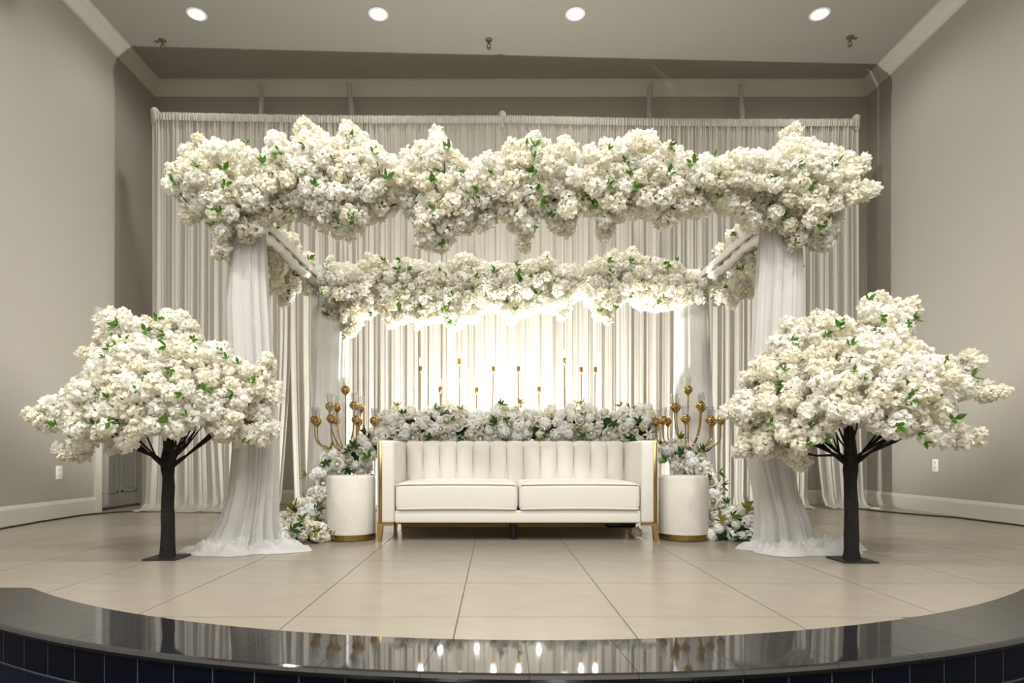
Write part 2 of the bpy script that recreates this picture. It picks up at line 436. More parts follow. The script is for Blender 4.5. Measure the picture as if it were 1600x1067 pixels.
for i in range(len(edges)-1):
    a, b = flare.get(i, (0, 0))
    lab = 'ivory sheer floor-length drape panel '+order[i]
    panel(edges[i]-.004, edges[i+1]+.004, i*7+3, lab, a, b, .34 if i in (0, 1, 2) else .25)

# ------------------------------------------------------------------ blossom, leaf and flower meshes (shared)
def petal_grid(c, n, up, L, Wd, cup, ruf, r, ni=3, nj=4):
    """a cupped, ruffled petal: base at c, growing along up, facing n"""
    s = up.cross(n).normalized(); P = []
    ph = r.uniform(0, 6.28)
    for i in range(ni):
        t = i/(ni-1); w = Wd*(.35+.65*math.sin(PI*(.15+.62*t)))
        row = []
        for j in range(nj):
            q = j/(nj-1)*2-1
            d = cup*(q*q*.5+t*t*.6)+ruf*math.sin(q*4.2+ph)*t
            row.append(c+up*(L*t*(1-.16*q*q))+s*(w*.5*q)+n*d)
        P.append(row)
    return P
def pompom(seed, R, mat, npet=78, name='blossom'):
    r = random.Random(seed); m = MB()
    for i in range(npet):
        z = 1-2*(i+.5)/npet; a = i*2.399963+seed
        d = Vector((math.sqrt(1-z*z)*math.cos(a), math.sqrt(1-z*z)*math.sin(a), z))
        d = (d+Vector((r.uniform(-.3,.3), r.uniform(-.3,.3), r.uniform(-.3,.3)))).normalized()
        tan = d.cross(Vector((r.uniform(-1,1), r.uniform(-1,1), r.uniform(-1,1)))).normalized()
        tilt = r.uniform(.35, 1.1)
        up = (tan*math.cos(tilt)+d*math.sin(tilt)).normalized()
        nn = (d*math.cos(tilt)-tan*math.sin(tilt)).normalized()
        c = d*R*r.uniform(.50, .78)-tan*R*.10
        m.grid(petal_grid(c, nn, up, R*r.uniform(.32, .52), R*r.uniform(.38, .58), -R*.13, R*.085, r))
    return m.mesh(name, mat, True)
def rose(seed, R, mat):
    r = random.Random(seed); m = MB()
    m.lathe([(0, R*.62), (R*.16, R*.58), (R*.30, R*.3), (R*.3, -.1*R), (0, -.5*R)], 8)
    for ring, (n, rad, lean, L) in enumerate(((3, .22, .05, .95), (4, .38, .12, 1.0), (5, .55, .28, 1.05), (6, .70, .5, 1.0), (6, .78, .9, .85))):
        for k in range(n):
            a = 2*PI*(k+.5*(ring % 2))/n+r.uniform(-.15,.15)
            o = Vector((math.cos(a), math.sin(a), 0)); s = Vector((-o.y, o.x, 0))
            P = []
            for i in range(4):
                t = i/3; row = []
                for j in range(5):
                    q = j/4*2-1
                    w = R*rad*1.5*(.55+.45*math.sin(PI*(.2+.6*t)))
                    ang = q*w*.5/(R*rad)*1.25
                    rr = R*rad*(.55+.45*math.sin(PI*.5*min(1,t*1.5)))+lean*R*.38*t*t
                    z = R*(-.55+L*t*(1-.12*q*q)-lean*.55*t*t)
                    row.append(((o*math.cos(ang)+s*math.sin(ang))*rr)+Vector((0,0,z)))
                P.append(row)
            m.grid(P)
    return m.mesh('rose', mat, True)
def hydrangea(seed, R, mat):
    r = random.Random(seed); m = MB()
    n = 34
    for i in range(n):
        z = 1-1.7*(i+.5)/n; a = i*2.399963
        d = Vector((math.sqrt(1-z*z)*math.cos(a), math.sqrt(1-z*z)*math.sin(a), z))
        t = d.orthogonal().normalized(); t = Matrix.Rotation(r.uniform(0, 6.28), 3, d) @ t; b = d.cross(t)
        c = d*R*r.uniform(.8, .96)
        for k in range(4):
            ang = k*PI/2; u = t*math.cos(ang)+b*math.sin(ang); s = d.cross(u)
            L = R*r.uniform(.32, .42)
            m.add([c, c+u*L*.55+s*L*.45+d*L*.12, c+u*L+d*L*.05, c+u*L*.55-s*L*.45+d*L*.12], [(0,1,2,3)])
    m.lathe([(0, R*.75), (R*.42, R*.5), (R*.62, 0), (R*.5, -.45*R), (0, -.6*R)], 10)
    return m.mesh('hydrangea', mat, True)
def lily(seed, R, mat):
    r = random.Random(seed); m = MB()
    for k in range(6):
        a = k*PI/3; o = Vector((math.cos(a), math.sin(a), 0)); s = Vector((-o.y, o.x, 0)); P = []
        for i in range(6):
            t = i/5; w = R*.42*math.sin(PI*(.08+.92*t))*(1 if k % 2 else .8)+.002
            P.append([o*R*t+s*w*.5*q+Vector((0,0,R*(.42*math.sin(t*2.0)-.25*t*t-.05*(1-abs(q))))) for q in (-1, 0, 1)])
        m.grid(P)
    return m.mesh('lily', mat, True)
def leafsprig(seed, L, mat, n=3, spread=.9, name='leaf_sprig', slim=.5):
    r = random.Random(seed); m = MB()
    m.tube([(0,0,-L*.5), (0,0,0), (.02*L,0,L*.2)], [L*.03, L*.025, L*.015], 5)
    for k in range(n):
        a = k*2*PI/n+r.uniform(-.4,.4); o = Vector((math.cos(a), math.sin(a), 0)); s = Vector((-o.y, o.x, 0))
        sp = spread*r.uniform(.75, 1.2); d = o*math.sin(sp)+Vector((0,0,math.cos(sp))); nn = o*math.cos(sp)-Vector((0,0,math.sin(sp)))
        P = []; l = L*r.uniform(.75, 1.1); b0 = Vector((0,0,L*.2*r.random()))
        for i in range(6):
            t = i/5; w = l*slim*math.sin(PI*min(.985, .06+.94*t**.85))
            P.append([b0+d*l*t+s*w*.5*q-nn*(-.10*l*abs(q)+.12*l*t*t) for q in (-1, 0, 1)])
        m.grid(P)
    return m.mesh(name, mat, True)
POM = [pompom(11+i, 1.0, M['petal'] if i % 2 == 0 else M['petal2'], 74+3*i) for i in range(6)]
ROSE = [rose(i, 1.0, M['rose'] if i < 2 else M['rosec']) for i in range(4)]
HYD = [hydrangea(i, 1.0, M['hyd']) for i in range(2)]
LILY = [lily(1, 1.0, M['rose'])]
LEAF = [leafsprig(i, 1.0, M['leaf'], 3+i % 2) for i in range(4)]
LEAFD = [leafsprig(20+i, 1.0, M['leafd'] if i < 2 else M['olive'], 5, 1.0, slim=.42) for i in range(4)]
def rotm(r):
    return Matrix.Rotation(r.uniform(0, 6.28), 4, 'X') @ Matrix.Rotation(r.uniform(0, 6.28), 4, 'Y') @ Matrix.Rotation(r.uniform(0, 6.28), 4, 'Z')
def facing(d, r):
    return Vector(d).to_track_quat('Z', 'Y').to_matrix().to_4x4() @ Matrix.Rotation(r.uniform(0, 6.28), 4, 'Z')
def merged(name, items, parent, kind='stuff'):
    """items: (mesh, matrix) joined into one mesh, one part"""
    by = {}
    for me, Mx in items: by.setdefault(me.materials[0].name, []).append((me, Mx))
    V = []; F = []; MI = []; n = 0; mats = list(by)
    cache = {}
    for mi, mn in enumerate(mats):
        for me, Mx in by[mn]:
            if me.name not in cache:
                a = np.empty(len(me.vertices)*3); me.vertices.foreach_get('co', a)
                cache[me.name] = (a.reshape(-1, 3), [tuple(p.vertices) for p in me.polygons])
            a, fs = cache[me.name]; m4 = np.array(Mx)
            V.append(a @ m4[:3,:3].T+m4[:3,3]); F += [tuple(i+n for i in f) for f in fs]; MI += [mi]*len(fs); n += len(a)
    me = bpy.data.meshes.new(name); me.from_pydata(np.concatenate(V).tolist(), [], F)
    for mn in mats: me.materials.append(bpy.data.materials[mn])
    me.polygons.foreach_set('material_index', MI); me.polygons.foreach_set('use_smooth', [True]*len(MI))
    o = link(name, me, parent)
    if kind: o['kind'] = kind
    return o
# outline tools (world x, z)
def inside(p, poly):
    x, z = p; c = False; j = len(poly)-1
    for i in range(len(poly)):
        xi, zi = poly[i]; xj, zj = poly[j]
        if (zi > z) != (zj > z) and x < (xj-xi)*(z-zi)/(zj-zi)+xi: c = not c
        j = i
    return c
def edist(p, poly):
    best = 9
    for i in range(len(poly)):
        ax, az = poly[i-1]; bx, bz = poly[i]
        dx, dz = bx-ax, bz-az; L = dx*dx+dz*dz
        t = max(0, min(1, ((p[0]-ax)*dx+(p[1]-az)*dz)/L)) if L else 0
        best = min(best, math.hypot(p[0]-ax-t*dx, p[1]-az-t*dz))
    return best
def poisson(poly, s, r, inset, tries=14000, view=None):
    x0 = min(p[0] for p in poly); x1 = max(p[0] for p in poly); z0 = min(p[1] for p in poly)-.05; z1 = max(p[1] for p in poly)+.05; x0 -= .1; x1 += .1
    pts = []; cell = {}
    for _ in range(tries):
        p = (r.uniform(x0, x1), r.uniform(z0, z1)); k = (int(p[0]//s), int(p[1]//s)); ok = True
        for a in (-1, 0, 1):
            for b in (-1, 0, 1):
                for q in cell.get((k[0]+a, k[1]+b), ()):
                    if (q[0]-p[0])**2+(q[1]-p[1])**2 < s*s: ok = False
        if ok:
            q = view(p) if view else p
            if q is None or not inside(q, poly): continue
            d = edist(q, poly)
            if d >= inset: pts.append((p[0], p[1], d)); cell.setdefault(k, []).append(p)
    return pts
def world_poly(px, Y): return [(X_(x, Y), Z_(y, Y)) for x, y in px]

def blossoms(root, org, poly, Yc, depth, R, r, spacing, leaves, dmax=.22, centre=None, leaf_size=.042, twigs=25, limit=300, back=True, bk=1.0, sprays=()):
    """clusters of blossom filling a lumpy volume whose silhouette is poly (x, z) around depth Yc"""
    org = Vector(org); front = []; rest = []
    def bulge(x, z, d):
        if centre: return depth(x, z)
        if d is None: d = edist((x, z), poly) if inside((x, z), poly) else 0
        q = min(1, d/dmax); return depth*math.sqrt(max(0, 1-(1-q)**2))
    layers = [(-1, spacing, 1), (-.45, spacing*1.15, 0)]
    if back: layers += [(.1, spacing*1.3, 0), (.5*bk, spacing*1.3, 0), (bk, spacing*1.15, 2)]
    tips = []
    for f, sp, kind in layers:
        def view(p):      # keep the lump inside its outline as it bulges towards the hall
            b = bulge(p[0], p[1], None); k = Yc/(Yc+f*b)
            return (p[0]*k, CH+(p[1]-CH)*k)
        for x, z, d in poisson(poly, sp, r, R*.72, view=view):
            b = bulge(x, z, None)
            y = Yc+f*b+r.uniform(-.04, .04)
            s = R*r.uniform(.78, 1.12)
            warm = .42
            me = POM[2*r.randrange(3)+(1 if r.random() < warm else 0)]
            p = Vector((x, y, z))-org
            Mx = Matrix.Translation(p) @ rotm(r) @ Matrix.Scale(s, 4)
            (front if kind else rest).append((me, Mx))
            if f == -1: tips.append((x, y, z))
    for sx, sz in sprays:
        for q in range(3):
            s = R*r.uniform(.6, .82); p = Vector((sx+r.uniform(-.025, .025), Yc+r.uniform(-.08, .02), sz+r.uniform(-.025, .025)))
            front.insert(0, (POM[r.randrange(6)], Matrix.Translation(p-org) @ rotm(r) @ Matrix.Scale(s, 4)))
    if len(front) > limit:
        rest += front[limit:]; front = front[:limit]
    for me, Mx in front: link('blossom', me, root, Mx)
    if rest: merged('inner_blossoms', rest, root)
    r.shuffle(tips)
    for (x, y, z) in tips[:leaves]:
        d = Vector((r.uniform(-1, 1), -1.1, r.uniform(-.6, 1))).normalized()
        p = Vector((x+r.uniform(-.04,.04), y, z+r.uniform(-.04,.04)))+d*R*.62-org
        link('leaf_sprig', LEAF[r.randrange(4)], root, Matrix.Translation(p) @ facing(d, r) @ Matrix.Scale(leaf_size*r.uniform(.7, 1.35), 4))
    return tips

# ------------------------------------------------------------------ canopy frame
FX0, FX1, FY0, FY1, FZ = -1.475, 1.72, 3.95, 5.25, 2.12
cf = thing('canopy_frame', (0, 0, 0), 'white four-post canopy frame under the blossom garlands', 'canopy frame')
for x in (FX0-.04, FX1+.04):
    for y in (FY0, FY1):
        MB().box((x-.03, y-.03, 0), (x+.03, y+.03, FZ+(.13 if y == FY0 else .04))).build('post', M['white'], cf)
        MB().box((x-.12, y-.12, 0), (x+.12, y+.12, .006)).build('base_plate', M['white'], cf)
for y in (FY0, FY1):
    dz = .13 if y == FY0 else .04
    b = MB().box((FX0-.07, y-.03, FZ-.06+dz), (FX1+.07, y+.03, FZ+dz)).build('beam', M['white'], cf)
for sx, x in ((-1, FX0), (1, FX1)):
    b = MB().box((x-.018 if sx > 0 else x-.0, FY0, FZ-.05), (x+.0 if sx > 0 else x+.018, FY1, FZ-.02)).box((min(x, x+sx*.05), FY0, FZ-.035), (max(x, x+sx*.05), FY1, FZ+.015)).build('beam', M['white'], cf)
    MB().tube([(x+sx*.035, y, FZ-.075+.012*math.sin(y*9)) for y in np.linspace(FY0, FY1, 30)], [.034+.008*math.sin(k*1.7) for k in range(30)], 10).build('cloth_wrap', M['white'], b, True)

# ------------------------------------------------------------------ draped posts
def post_drape(name, label, rows, Y, fold, mat, seed, train=None, nf=9):
    """rows: (z, x_left, x_right, half depth)"""
    r = random.Random(seed)
    cx = (rows[-1][1]+rows[-1][2])/2
    o = thing(name, (cx, Y, 0), label, 'drape', 'white drapes on the canopy posts')
    zs = np.linspace(rows[0][0], rows[-1][0], 60); P = []
    ph = [r.uniform(0, 6.28) for _ in range(6)]
    tz = [q[0] for q in rows][::-1]
    col = lambda i, z: np.interp(z, tz, [q[i] for q in rows][::-1])
    nu = 150
    for z in zs:
        xl, xr, hd = col(1, z), col(2, z), col(3, z); c = (xl+xr)/2; h = (xr-xl)/2; row = []
        t = (rows[0][0]-z)/(rows[0][0]-rows[-1][0])
        for k in range(nu):
            a = 2*PI*k/nu
            aw = a+.18*math.sin(2*a+ph[0])+.1*math.sin(3*a+ph[1])+.12*t*math.sin(a+ph[5])
            f = 1+fold*(.55+.45*t)*(math.sin(nf*aw+ph[2]+.6*t)+.45*math.sin((2*nf+1)*aw+ph[3]+1.1*t)+.25*math.sin((4*nf-1)*aw+ph[4]))
            ca, sa = math.cos(a), math.sin(a)
            row.append((c-cx+h*f*math.copysign(abs(ca)**.85, ca), hd*f*math.copysign(abs(sa)**.85, sa), z))
        P.append(row)
    MB().grid(P, True).build('cloth', mat, o, True)
    if train:
        (tx0, tx1, ty0, ty1, hh) = train
        P = []; n = 170; mrows = 40
        tc = ((tx0+tx1)/2-cx, (ty0+ty1)/2-Y)
        for i in range(mrows):
            q = i/(mrows-1); row = []
            for k in range(n):
                a = 2*PI*k/n
                R = 1+.10*math.sin(3*a+ph[0])+.07*math.sin(5*a+ph[1])+.04*math.sin(9*a+ph[2])
                x = tc[0]+(tx1-tx0)/2*R*q*math.cos(a); y = tc[1]+(ty1-ty0)/2*R*q*math.sin(a)
                ca, sa = math.cos(a), math.sin(a)
                rid = 1.6*abs(noise.noise((ca*2.3+q*1.2+seed, sa*2.3-q, q*4.5)))+.9*abs(noise.noise((ca*5+seed, sa*5+3*q, q*11)))
                z = .005+hh*(1-q)**1.3+.055*rid*(1-q**7)*(.35+.65*min(1, q*2))
                if i == mrows-1: z = .002
                row.append((x, y, z))
            P.append(row)
        MB().grid(P, True).build('train', mat, o, True)
    return o
Yp = FY0
def rows_px(L, Y): return [(Z_(y, Y) if y < 900 else .01, X_(a, Y), X_(b, Y), d) for y, a, b, d in L]
post_drape('post_drape', 'white sheer drape on the front canopy post nearest the wall with the door', rows_px([(335, 372, 410, .06), (400, 361, 412, .085), (480, 357, 416, .09), (600, 360, 423, .095), (700, 366, 428, .11), (770, 360, 426, .11), (815, 346, 424, .12), (842, 330, 426, .13), (866, 302, 434, .20)], Yp-.02), Yp, .15, M['sheerw'], 3,
   (X_(283, 3.9), X_(474, 3.9), 3.70, 4.18, .085))
post_drape('post_drape', 'white sheer drape on the front canopy post nearest the wall without a door', rows_px([(330, 1195, 1240, .06), (400, 1190, 1252, .085), (540, 1182, 1250, .09), (640, 1176, 1240, .095), (710, 1174, 1232, .11), (768, 1186, 1242, .11), (810, 1191, 1258, .12), (842, 1190, 1268, .13), (866, 1180, 1300, .20)], Yp-.02), Yp, .15, M['sheerw'], 8,
   (X_(1158, 3.9), X_(1348, 3.9), 3.69, 4.16, .085))
post_drape('post_drape', 'white drape on the rear canopy post nearer the door', rows_px([(435, 492, 545, .08), (560, 488, 541, .09), (700, 482, 540, .11), (820, 478, 545, .13)], FY1), FY1+.03, .07, M['sheerw'], 14, None, 8)
post_drape('post_drape', 'white drape on the rear canopy post farther from the door', rows_px([(435, 1058, 1107, .08), (560, 1058, 1110, .09), (700, 1056, 1116, .11), (820, 1052, 1120, .13)], FY1), FY1+.03, .07, M['sheerw'], 21, None, 8)
# trailing scrap of the train behind the tree
# ------------------------------------------------------------------ garlands
topF = [(258,268),(272,258),(300,230),(330,220),(375,222),(405,236),(430,207),(455,222),(478,192),(500,215),(515,212),(540,188),(562,194),(580,220),(620,246),(650,226),(685,203),(702,230),(740,250),(770,236),(800,222),(830,214),(850,238),(885,216),(905,235),(940,224),(980,210),(1010,205),(1035,226),(1060,232),(1110,242),(1150,235),(1180,224),(1205,230),(1235,202),(1252,214),(1275,226),(1310,236),(1335,246),(1345,285),(1360,288)]
botF = [(1360,305),(1340,322),(1320,330),(1306,372),(1292,392),(1262,380),(1235,392),(1205,362),(1170,362),(1150,348),(1130,336),(1100,342),(1060,348),(1030,358),(1000,342),(965,350),(942,378),(925,346),(905,342),(890,370),(866,366),(850,340),(832,362),(816,390),(798,362),(780,346),(760,364),(740,342),(720,366),(692,394),(660,390),(645,348),(620,332),(590,352),(570,358),(545,374),(528,370),(500,362),(470,346),(430,352),(412,370),(395,380),(372,368),(360,396),(345,408),(330,398),(338,372),(322,346),(292,352),(288,330),(262,298)]
YG = FY0-.06
r = random.Random(101)
P = world_poly(topF+botF, YG)
g = thing('blossom_garland', (.12, YG, FZ), 'long thick white blossom garland across the front top of the canopy', 'garland', 'white blossom garlands on the canopy')
tipsF = blossoms(g, g.location, P, YG, .26, .064, r, .066, 80, dmax=.2, sprays=world_poly([(478,203),(545,200),(556,214),(500,215),(683,214),(690,230),(830,224),(845,234),(885,226),(1010,214),(1000,226),(945,230),(1235,212),(1240,226),(1310,242),(1340,258),(268,272),(275,290),(1350,297),(1340,305),(300,240),(318,230),
   (340,398),(352,390),(662,382),(690,386),(702,372),(756,352),(816,380),(820,366),(886,360),(940,368),(946,355),(545,364),(530,360),(1030,350),(1232,382),(1290,382),(1300,368),(1258,374),(1270,380),(390,372),(295,342),(730,358),(870,355)], YG))
def twigs(root, org, tips, axis, n, r, thick=.005):
    org = Vector(org); items = []
    for (x, y, z) in tips[:n]:
        a = Vector(axis(x, y, z)); b = Vector((x, y, z)); mid = (a+b)/2+Vector((r.uniform(-.05,.05), r.uniform(-.03,.03), r.uniform(-.05,.05)))
        MB().tube([a-org, mid-org, b-org], [thick, thick*.8, thick*.5], 5).build('twig', M['twig'], root)
twigs(g, g.location, tipsF, lambda x, y, z: (max(-1.9, min(2.2, x+r.uniform(-.15,.15))), YG+.04, FZ+.08), 60, r)
MB().tube([(x-g.location.x, 0.04, .08+.03*math.sin(5*x)) for x in np.linspace(-1.75, 2.0, 30)], .02, 8).build('stem', M['twig'], g)
# rear garland
topB = [(492,418),(520,400),(550,412),(580,392),(610,410),(640,402),(680,412),(730,396),(760,405),(790,410),(850,400),(870,412),(920,408),(955,396),(985,390),(1010,400),(1050,408),(1080,424),(1108,428)]
botB = [(1108,470),(1090,484),(1062,482),(1030,490),(1006,486),(980,472),(962,480),(950,510),(930,500),(915,478),(900,470),(880,500),(868,492),(850,488),(830,490),(800,505),(780,488),(765,488),(740,505),(715,518),(700,506),(680,505),(655,516),(640,500),(620,512),(610,508),(590,492),(570,505),(552,528),(540,528),(530,505),(512,490),(494,488)]
YR = FY1+.05
P = world_poly(topB+botB, YR)
g = thing('blossom_garland', (.12, YR, FZ), 'cream-white blossom garland along the rear top of the canopy, glowing underneath', 'garland', 'white blossom garlands on the canopy')
tipsB = blossoms(g, g.location, P, YR, .2, .062, r, .068, 52, dmax=.18, sprays=world_poly([(545,520),(550,508),(536,512),(650,508),(655,498),(715,510),(705,502),(880,493),(945,502),(938,490),(950,488),(800,498),(985,397),(955,402),(580,400),(730,404),(850,406),(520,408),(610,505),(625,503)], YR))
twigs(g, g.location, tipsB, lambda x, y, z: (max(-1.4, min(1.7, x+r.uniform(-.15,.15))), YR+.04, FZ), 30, r)
MB().tube([(x-g.location.x, 0.04, -.02+.03*math.sin(5*x)) for x in np.linspace(-1.45, 1.7, 30)], .02, 8).build('stem', M['twig'], g)
# side garlands hang on the outer faces of the side beams
for sx, xb, nm in ((-1, FX0, 'wall with the door'), (1, FX1, 'wall without a door')):
    g = thing('blossom_garland', (xb+sx*.14, 4.6, FZ), 'short cream blossom garland on the canopy side beam facing the '+nm, 'garland', 'white blossom garlands on the canopy')
    front = []; rest = []
    k = 0
    for _ in range(5000):
        if k >= 150: break
        y = r.uniform(4.12, 5.22); a = r.uniform(0, 2*PI); q = math.sqrt(r.random())
        hz = .27*(1+.3*noise.noise((y*3, sx, 0)))
        p = Vector((xb+sx*(.20+.145*q*math.cos(a)), y, FZ-.03+hz*q*math.sin(a)))
        if abs(p.x-xb) < .115 and abs(p.z-(FZ-.03)) < .105: continue
        if sx*(p.x-xb) < .03: continue
        k += 1
        link('blossom', POM[r.randrange(6)], g, Matrix.Translation(p-g.location) @ rotm(r) @ Matrix.Scale(.066*r.uniform(.8,1.1), 4))
        if k % 6 == 0:
            d = Vector((-sx*.8, -.8, r.uniform(-.5,.5))).normalized()
            link('leaf_sprig', LEAF[r.randrange(4)], g, Matrix.Translation(p+d*.06-g.location) @ facing(d, r) @ Matrix.Scale(.04*r.uniform(.7,1.3), 4))
    MB().tube([(0, y-4.6, .03*math.sin(6*y)) for y in np.linspace(4.05, 5.2, 12)], .016, 8).build('stem', M['twig'], g)

# ------------------------------------------------------------------ blossom trees
def tree(px_out, spr, X, Y, ztop, zf, lean, label, seed, bare=None):
    r = random.Random(seed)
    o = thing('blossom_tree', (X, Y, 0), label, 'artificial tree', 'potless white blossom trees')
    MB().box((-.095, -.10, 0), (.095, .10, .008)).build('base_plate', M['dark'], o)
    pts = []; rad = []
    for k in range(13):
        t = k/12; z = .006+t*ztop
        pts.append((lean*t+.002*math.sin(k*1.3+seed), .002*math.cos(k*1.7), z))
        rr = .041-.012*t+.0012*math.sin(k*2.3+seed)
        if z < .05: rr += .006
        if abs(z-zf) < .06: rr += .006
        rad.append(rr)
    MB().tube(pts, rad, 14).build('trunk', M['bark'], o, True)
    poly = world_poly(px_out, Y)
    zs = [p[1] for p in poly]; z0, z1 = min(zs), max(zs)
    def ext(z):
        xs = []
        for i in range(len(poly)):
            (ax, az), (bx, bz) = poly[i-1], poly[i]
            if (az > z) != (bz > z): xs.append(ax+(bx-ax)*(z-az)/(bz-az))
        return (min(xs), max(xs)) if xs else (X, X)
    def depth(x, z):
        a, b = ext(z); c = (a+b)/2; R = max(.05, (b-a)/2-.05)
        return .72*math.sqrt(max(0, R*R-(x-c)**2))
    tips = blossoms(o, (X, Y, 0), poly, Y, depth, .064, r, .068, 36, centre=True, leaf_size=.04, bk=.28, sprays=world_poly(spr, Y))
    # forks and branches
    fork = Vector((lean*zf/ztop, 0, zf))
    for q in range(5):
        a = 2*PI*q/5+.3+seed; d = Vector((math.cos(a), .8*math.sin(a), .75))
        base = fork+Vector((math.cos(a)*.02, math.sin(a)*.02, -.02)); kn = base+d*.075
        fk = MB().tube([base, base+d*.04, kn], [.017, .013, .009], 8).build('fork', M['bark'], o, True)
        cand = [t for t in tips if (t[0]-X)*math.cos(a)+(t[1]-Y)*math.sin(a) > .1*abs((t[0]-X)*math.sin(a)-(t[1]-Y)*math.cos(a))]
        for w in range(6):
            aa = a+r.uniform(-.5, .5); L = r.uniform(.18, .36)
            e = kn+Vector((math.cos(aa)*L, math.sin(aa)*L*.8, L*r.uniform(.5, 1.0)))
            mid = (kn+e)/2+Vector((0, 0, r.uniform(-.03, .005)))
            MB().tube([kn, mid, e], [.0058, .005, .003], 6).build('branch', M['bark'], fk)
    for w in range(4):
        aa = r.uniform(0, 6.28); L = .12
        tp = Vector((lean, 0, ztop-.02)); e = tp+Vector((math.cos(aa)*L, math.sin(aa)*L, .22))
        MB().tube([tp, e], [.010, .005], 6).build('branch', M['bark'], o)
    if bare:
        b0 = at(bare[0][0], bare[0][1], Y-.1); pts = [Vector((0,0,0))+at(x, y, Y-.08)-Vector((X, Y, 0)) for x, y in bare]
        MB().tube(pts, [.008, .006, .005, .004][:len(pts)], 6).build('branch', M['bark'], o)
    return o
Lout = [(75,665),(83,622),(104,596),(123,590),(148,556),(153,545),(163,492),(191,486),(214,496),(232,488),(242,524),(250,488),(290,485),(312,515),(322,538),(345,533),(366,556),(398,566),(424,552),(428,580),(442,618),(424,640),(432,668),(422,692),(380,694),(335,690),(310,672),(280,680),(255,686),(235,682),(215,684),(205,706),(183,704),(155,690),(130,724),(104,718),(108,690),(90,682)]
Rout = [(1130,634),(1150,612),(1160,583),(1197,541),(1219,503),(1252,505),(1262,520),(1273,491),(1296,494),(1330,500),(1345,484),(1362,461),(1398,472),(1421,468),(1429,486),(1427,524),(1443,537),(1456,556),(1495,550),(1506,579),(1531,596),(1534,618),(1515,628),(1491,630),(1494,655),(1513,680),(1491,695),(1452,699),(1431,680),(1398,699),(1370,674),(1341,664),(1315,670),(1290,688),(1268,695),(1264,730),(1244,735),(1227,716),(1172,716),(1147,708),(1155,668),(1130,645)]
tree(Lout, [(190,496),(166,502),(232,500),(224,512),(265,497),(290,497),(302,510),(345,546),(420,564),(412,578),(430,620),(424,672),(418,684),(96,706),(110,708),(130,702),(190,694),(70,662),(66,650),(78,628),(380,686),(145,550)], X_(262, 3.65), 3.65, .70, .56, .004, 'white blossom tree on dark trunk, on the same side as the grey door', 5)
tree(Rout, [(1138,638),(1148,640),(1224,512),(1246,514),(1278,502),(1290,506),(1366,472),(1384,478),(1420,480),(1424,496),(1508,562),(1518,576),(1548,610),(1540,616),(1526,618),(1522,684),(1505,688),(1514,678),(1252,722),(1246,712),(1156,696),(1152,702),(1168,590),(1410,490)], X_(1331, 3.56), 3.56, .77, .575, -.012, 'white blossom tree on dark trunk with one bare twig, away from the door', 9, [(1310, 711), (1275, 712), (1250, 706), (1234, 702)])

# ------------------------------------------------------------------ sofa
SX0, SX1, SY0, SY1 = -.818, 1.137, 4.31, 5.06
so = thing('sofa', ((SX0+SX1)/2, (SY0+SY1)/2, 0), 'white leather two-seat sofa with channelled back and gold trim', 'sofa')
ox, oy = so.location.x, so.location.y
def rb(name, a, b, bev, mat, parent=so, seg=3):
    p = parent; q = so.location
    return rbox(name, (a[0]-q.x, a[1]-q.y, a[2]), (b[0]-q.x, b[1]-q.y, b[2]), bev, mat, p, seg)
AW = .122
for sx in (-1, 1):
    x0, x1 = (SX0, SX0+AW) if sx < 0 else (SX1-AW, SX1)
    arm = rb('armrest', (x0, SY0, .128), (x1, SY1-.02, .703), .018, M['leather'])
    gx0, gx1 = (x0+.012, x0+.038) if sx < 0 else (x1-.038, x1-.012)
    rb('gold_strip', (gx0, SY0-.004, .128), (gx1, SY0+.03, .695), .002, M['goldb'], arm, 1)
rb('base_rail', (SX0+AW, SY0+.012, .128), (SX1-AW, SY1-.03, .215), .012, M['leather'])
mid = (SX0+SX1)/2+.005
def cushion(x0, x1, y0, y1, z0, z1):
    a, b, c = (x1-x0)/2, (y1-y0)/2, (z1-z0)/2; P = []
    def sp(w, e): return math.copysign(abs(w)**e, w)
    for i in range(25):
        v = -PI/2+PI*i/24; row = []
        for k in range(96):
            u = 2*PI*(k+.5)/96
            x = a*sp(math.cos(v), .14)*sp(math.cos(u), .08); y = b*sp(math.cos(v), .14)*sp(math.sin(u), .10); z = c*sp(math.sin(v), .30)
            z += .016*max(0, math.sin(v))*(1-(x/a)**2)*(1-(y/b)**2)
            row.append(((x0+x1)/2-ox+x, (y0+y1)/2-oy+y, (z0+z1)/2+z))
        P.append(row)
    c_ = MB().grid(P, True).build('seat_cushion', M['leather'], so, True)
    zt = z1-.016
    # piping along the top and bottom front seams
    for zz in (zt, z0+.022):
        MB().tube([(x-ox, y0-oy-.001+.003*abs(2*t-1)**6, zz+.006*math.sin(PI*t)) for t, x in ((i/20, x0+.012+(x1-x0-.024)*i/20) for i in range(21))], .0045, 6).build('piping', M['leather'], c_, True)
cushion(SX0+AW+.002, mid-.001, SY0-.004, 4.90, .205, .412)
cushion(mid+.001, SX1-AW-.002, SY0-.004, 4.90, .205, .412)
rb('back_frame', (SX0+AW-.01, 4.90, .128), (SX1-AW+.01, SY1, .690), .015, M['leather'])
NCH = 13; cw = (SX1-SX0-2*AW)/NCH
def channel():
    P = []
    prof = [(4.92, .36), (4.915, .42), (4.905, .52), (4.90, .62), (4.905, .668), (4.925, .694), (4.96, .703), (5.03, .700), (5.05, .68)]
    for (y, z) in prof:
        row = []
        for q in (-1, -.985, -.96, -.92, -.84, -.6, -.3, 0, .3, .6, .84, .92, .96, .985, 1):
            d = .036*(1-abs(q)**2.2)**.45
            up = max(0, min(1, (z-.64)/.055))
            row.append((q*cw*.498, y-oy-d*(1-up*.6), z+d*.30*up))
        P.append(row)
    return MB().grid(P).mesh('channel', M['leather'], True)
chm = channel()
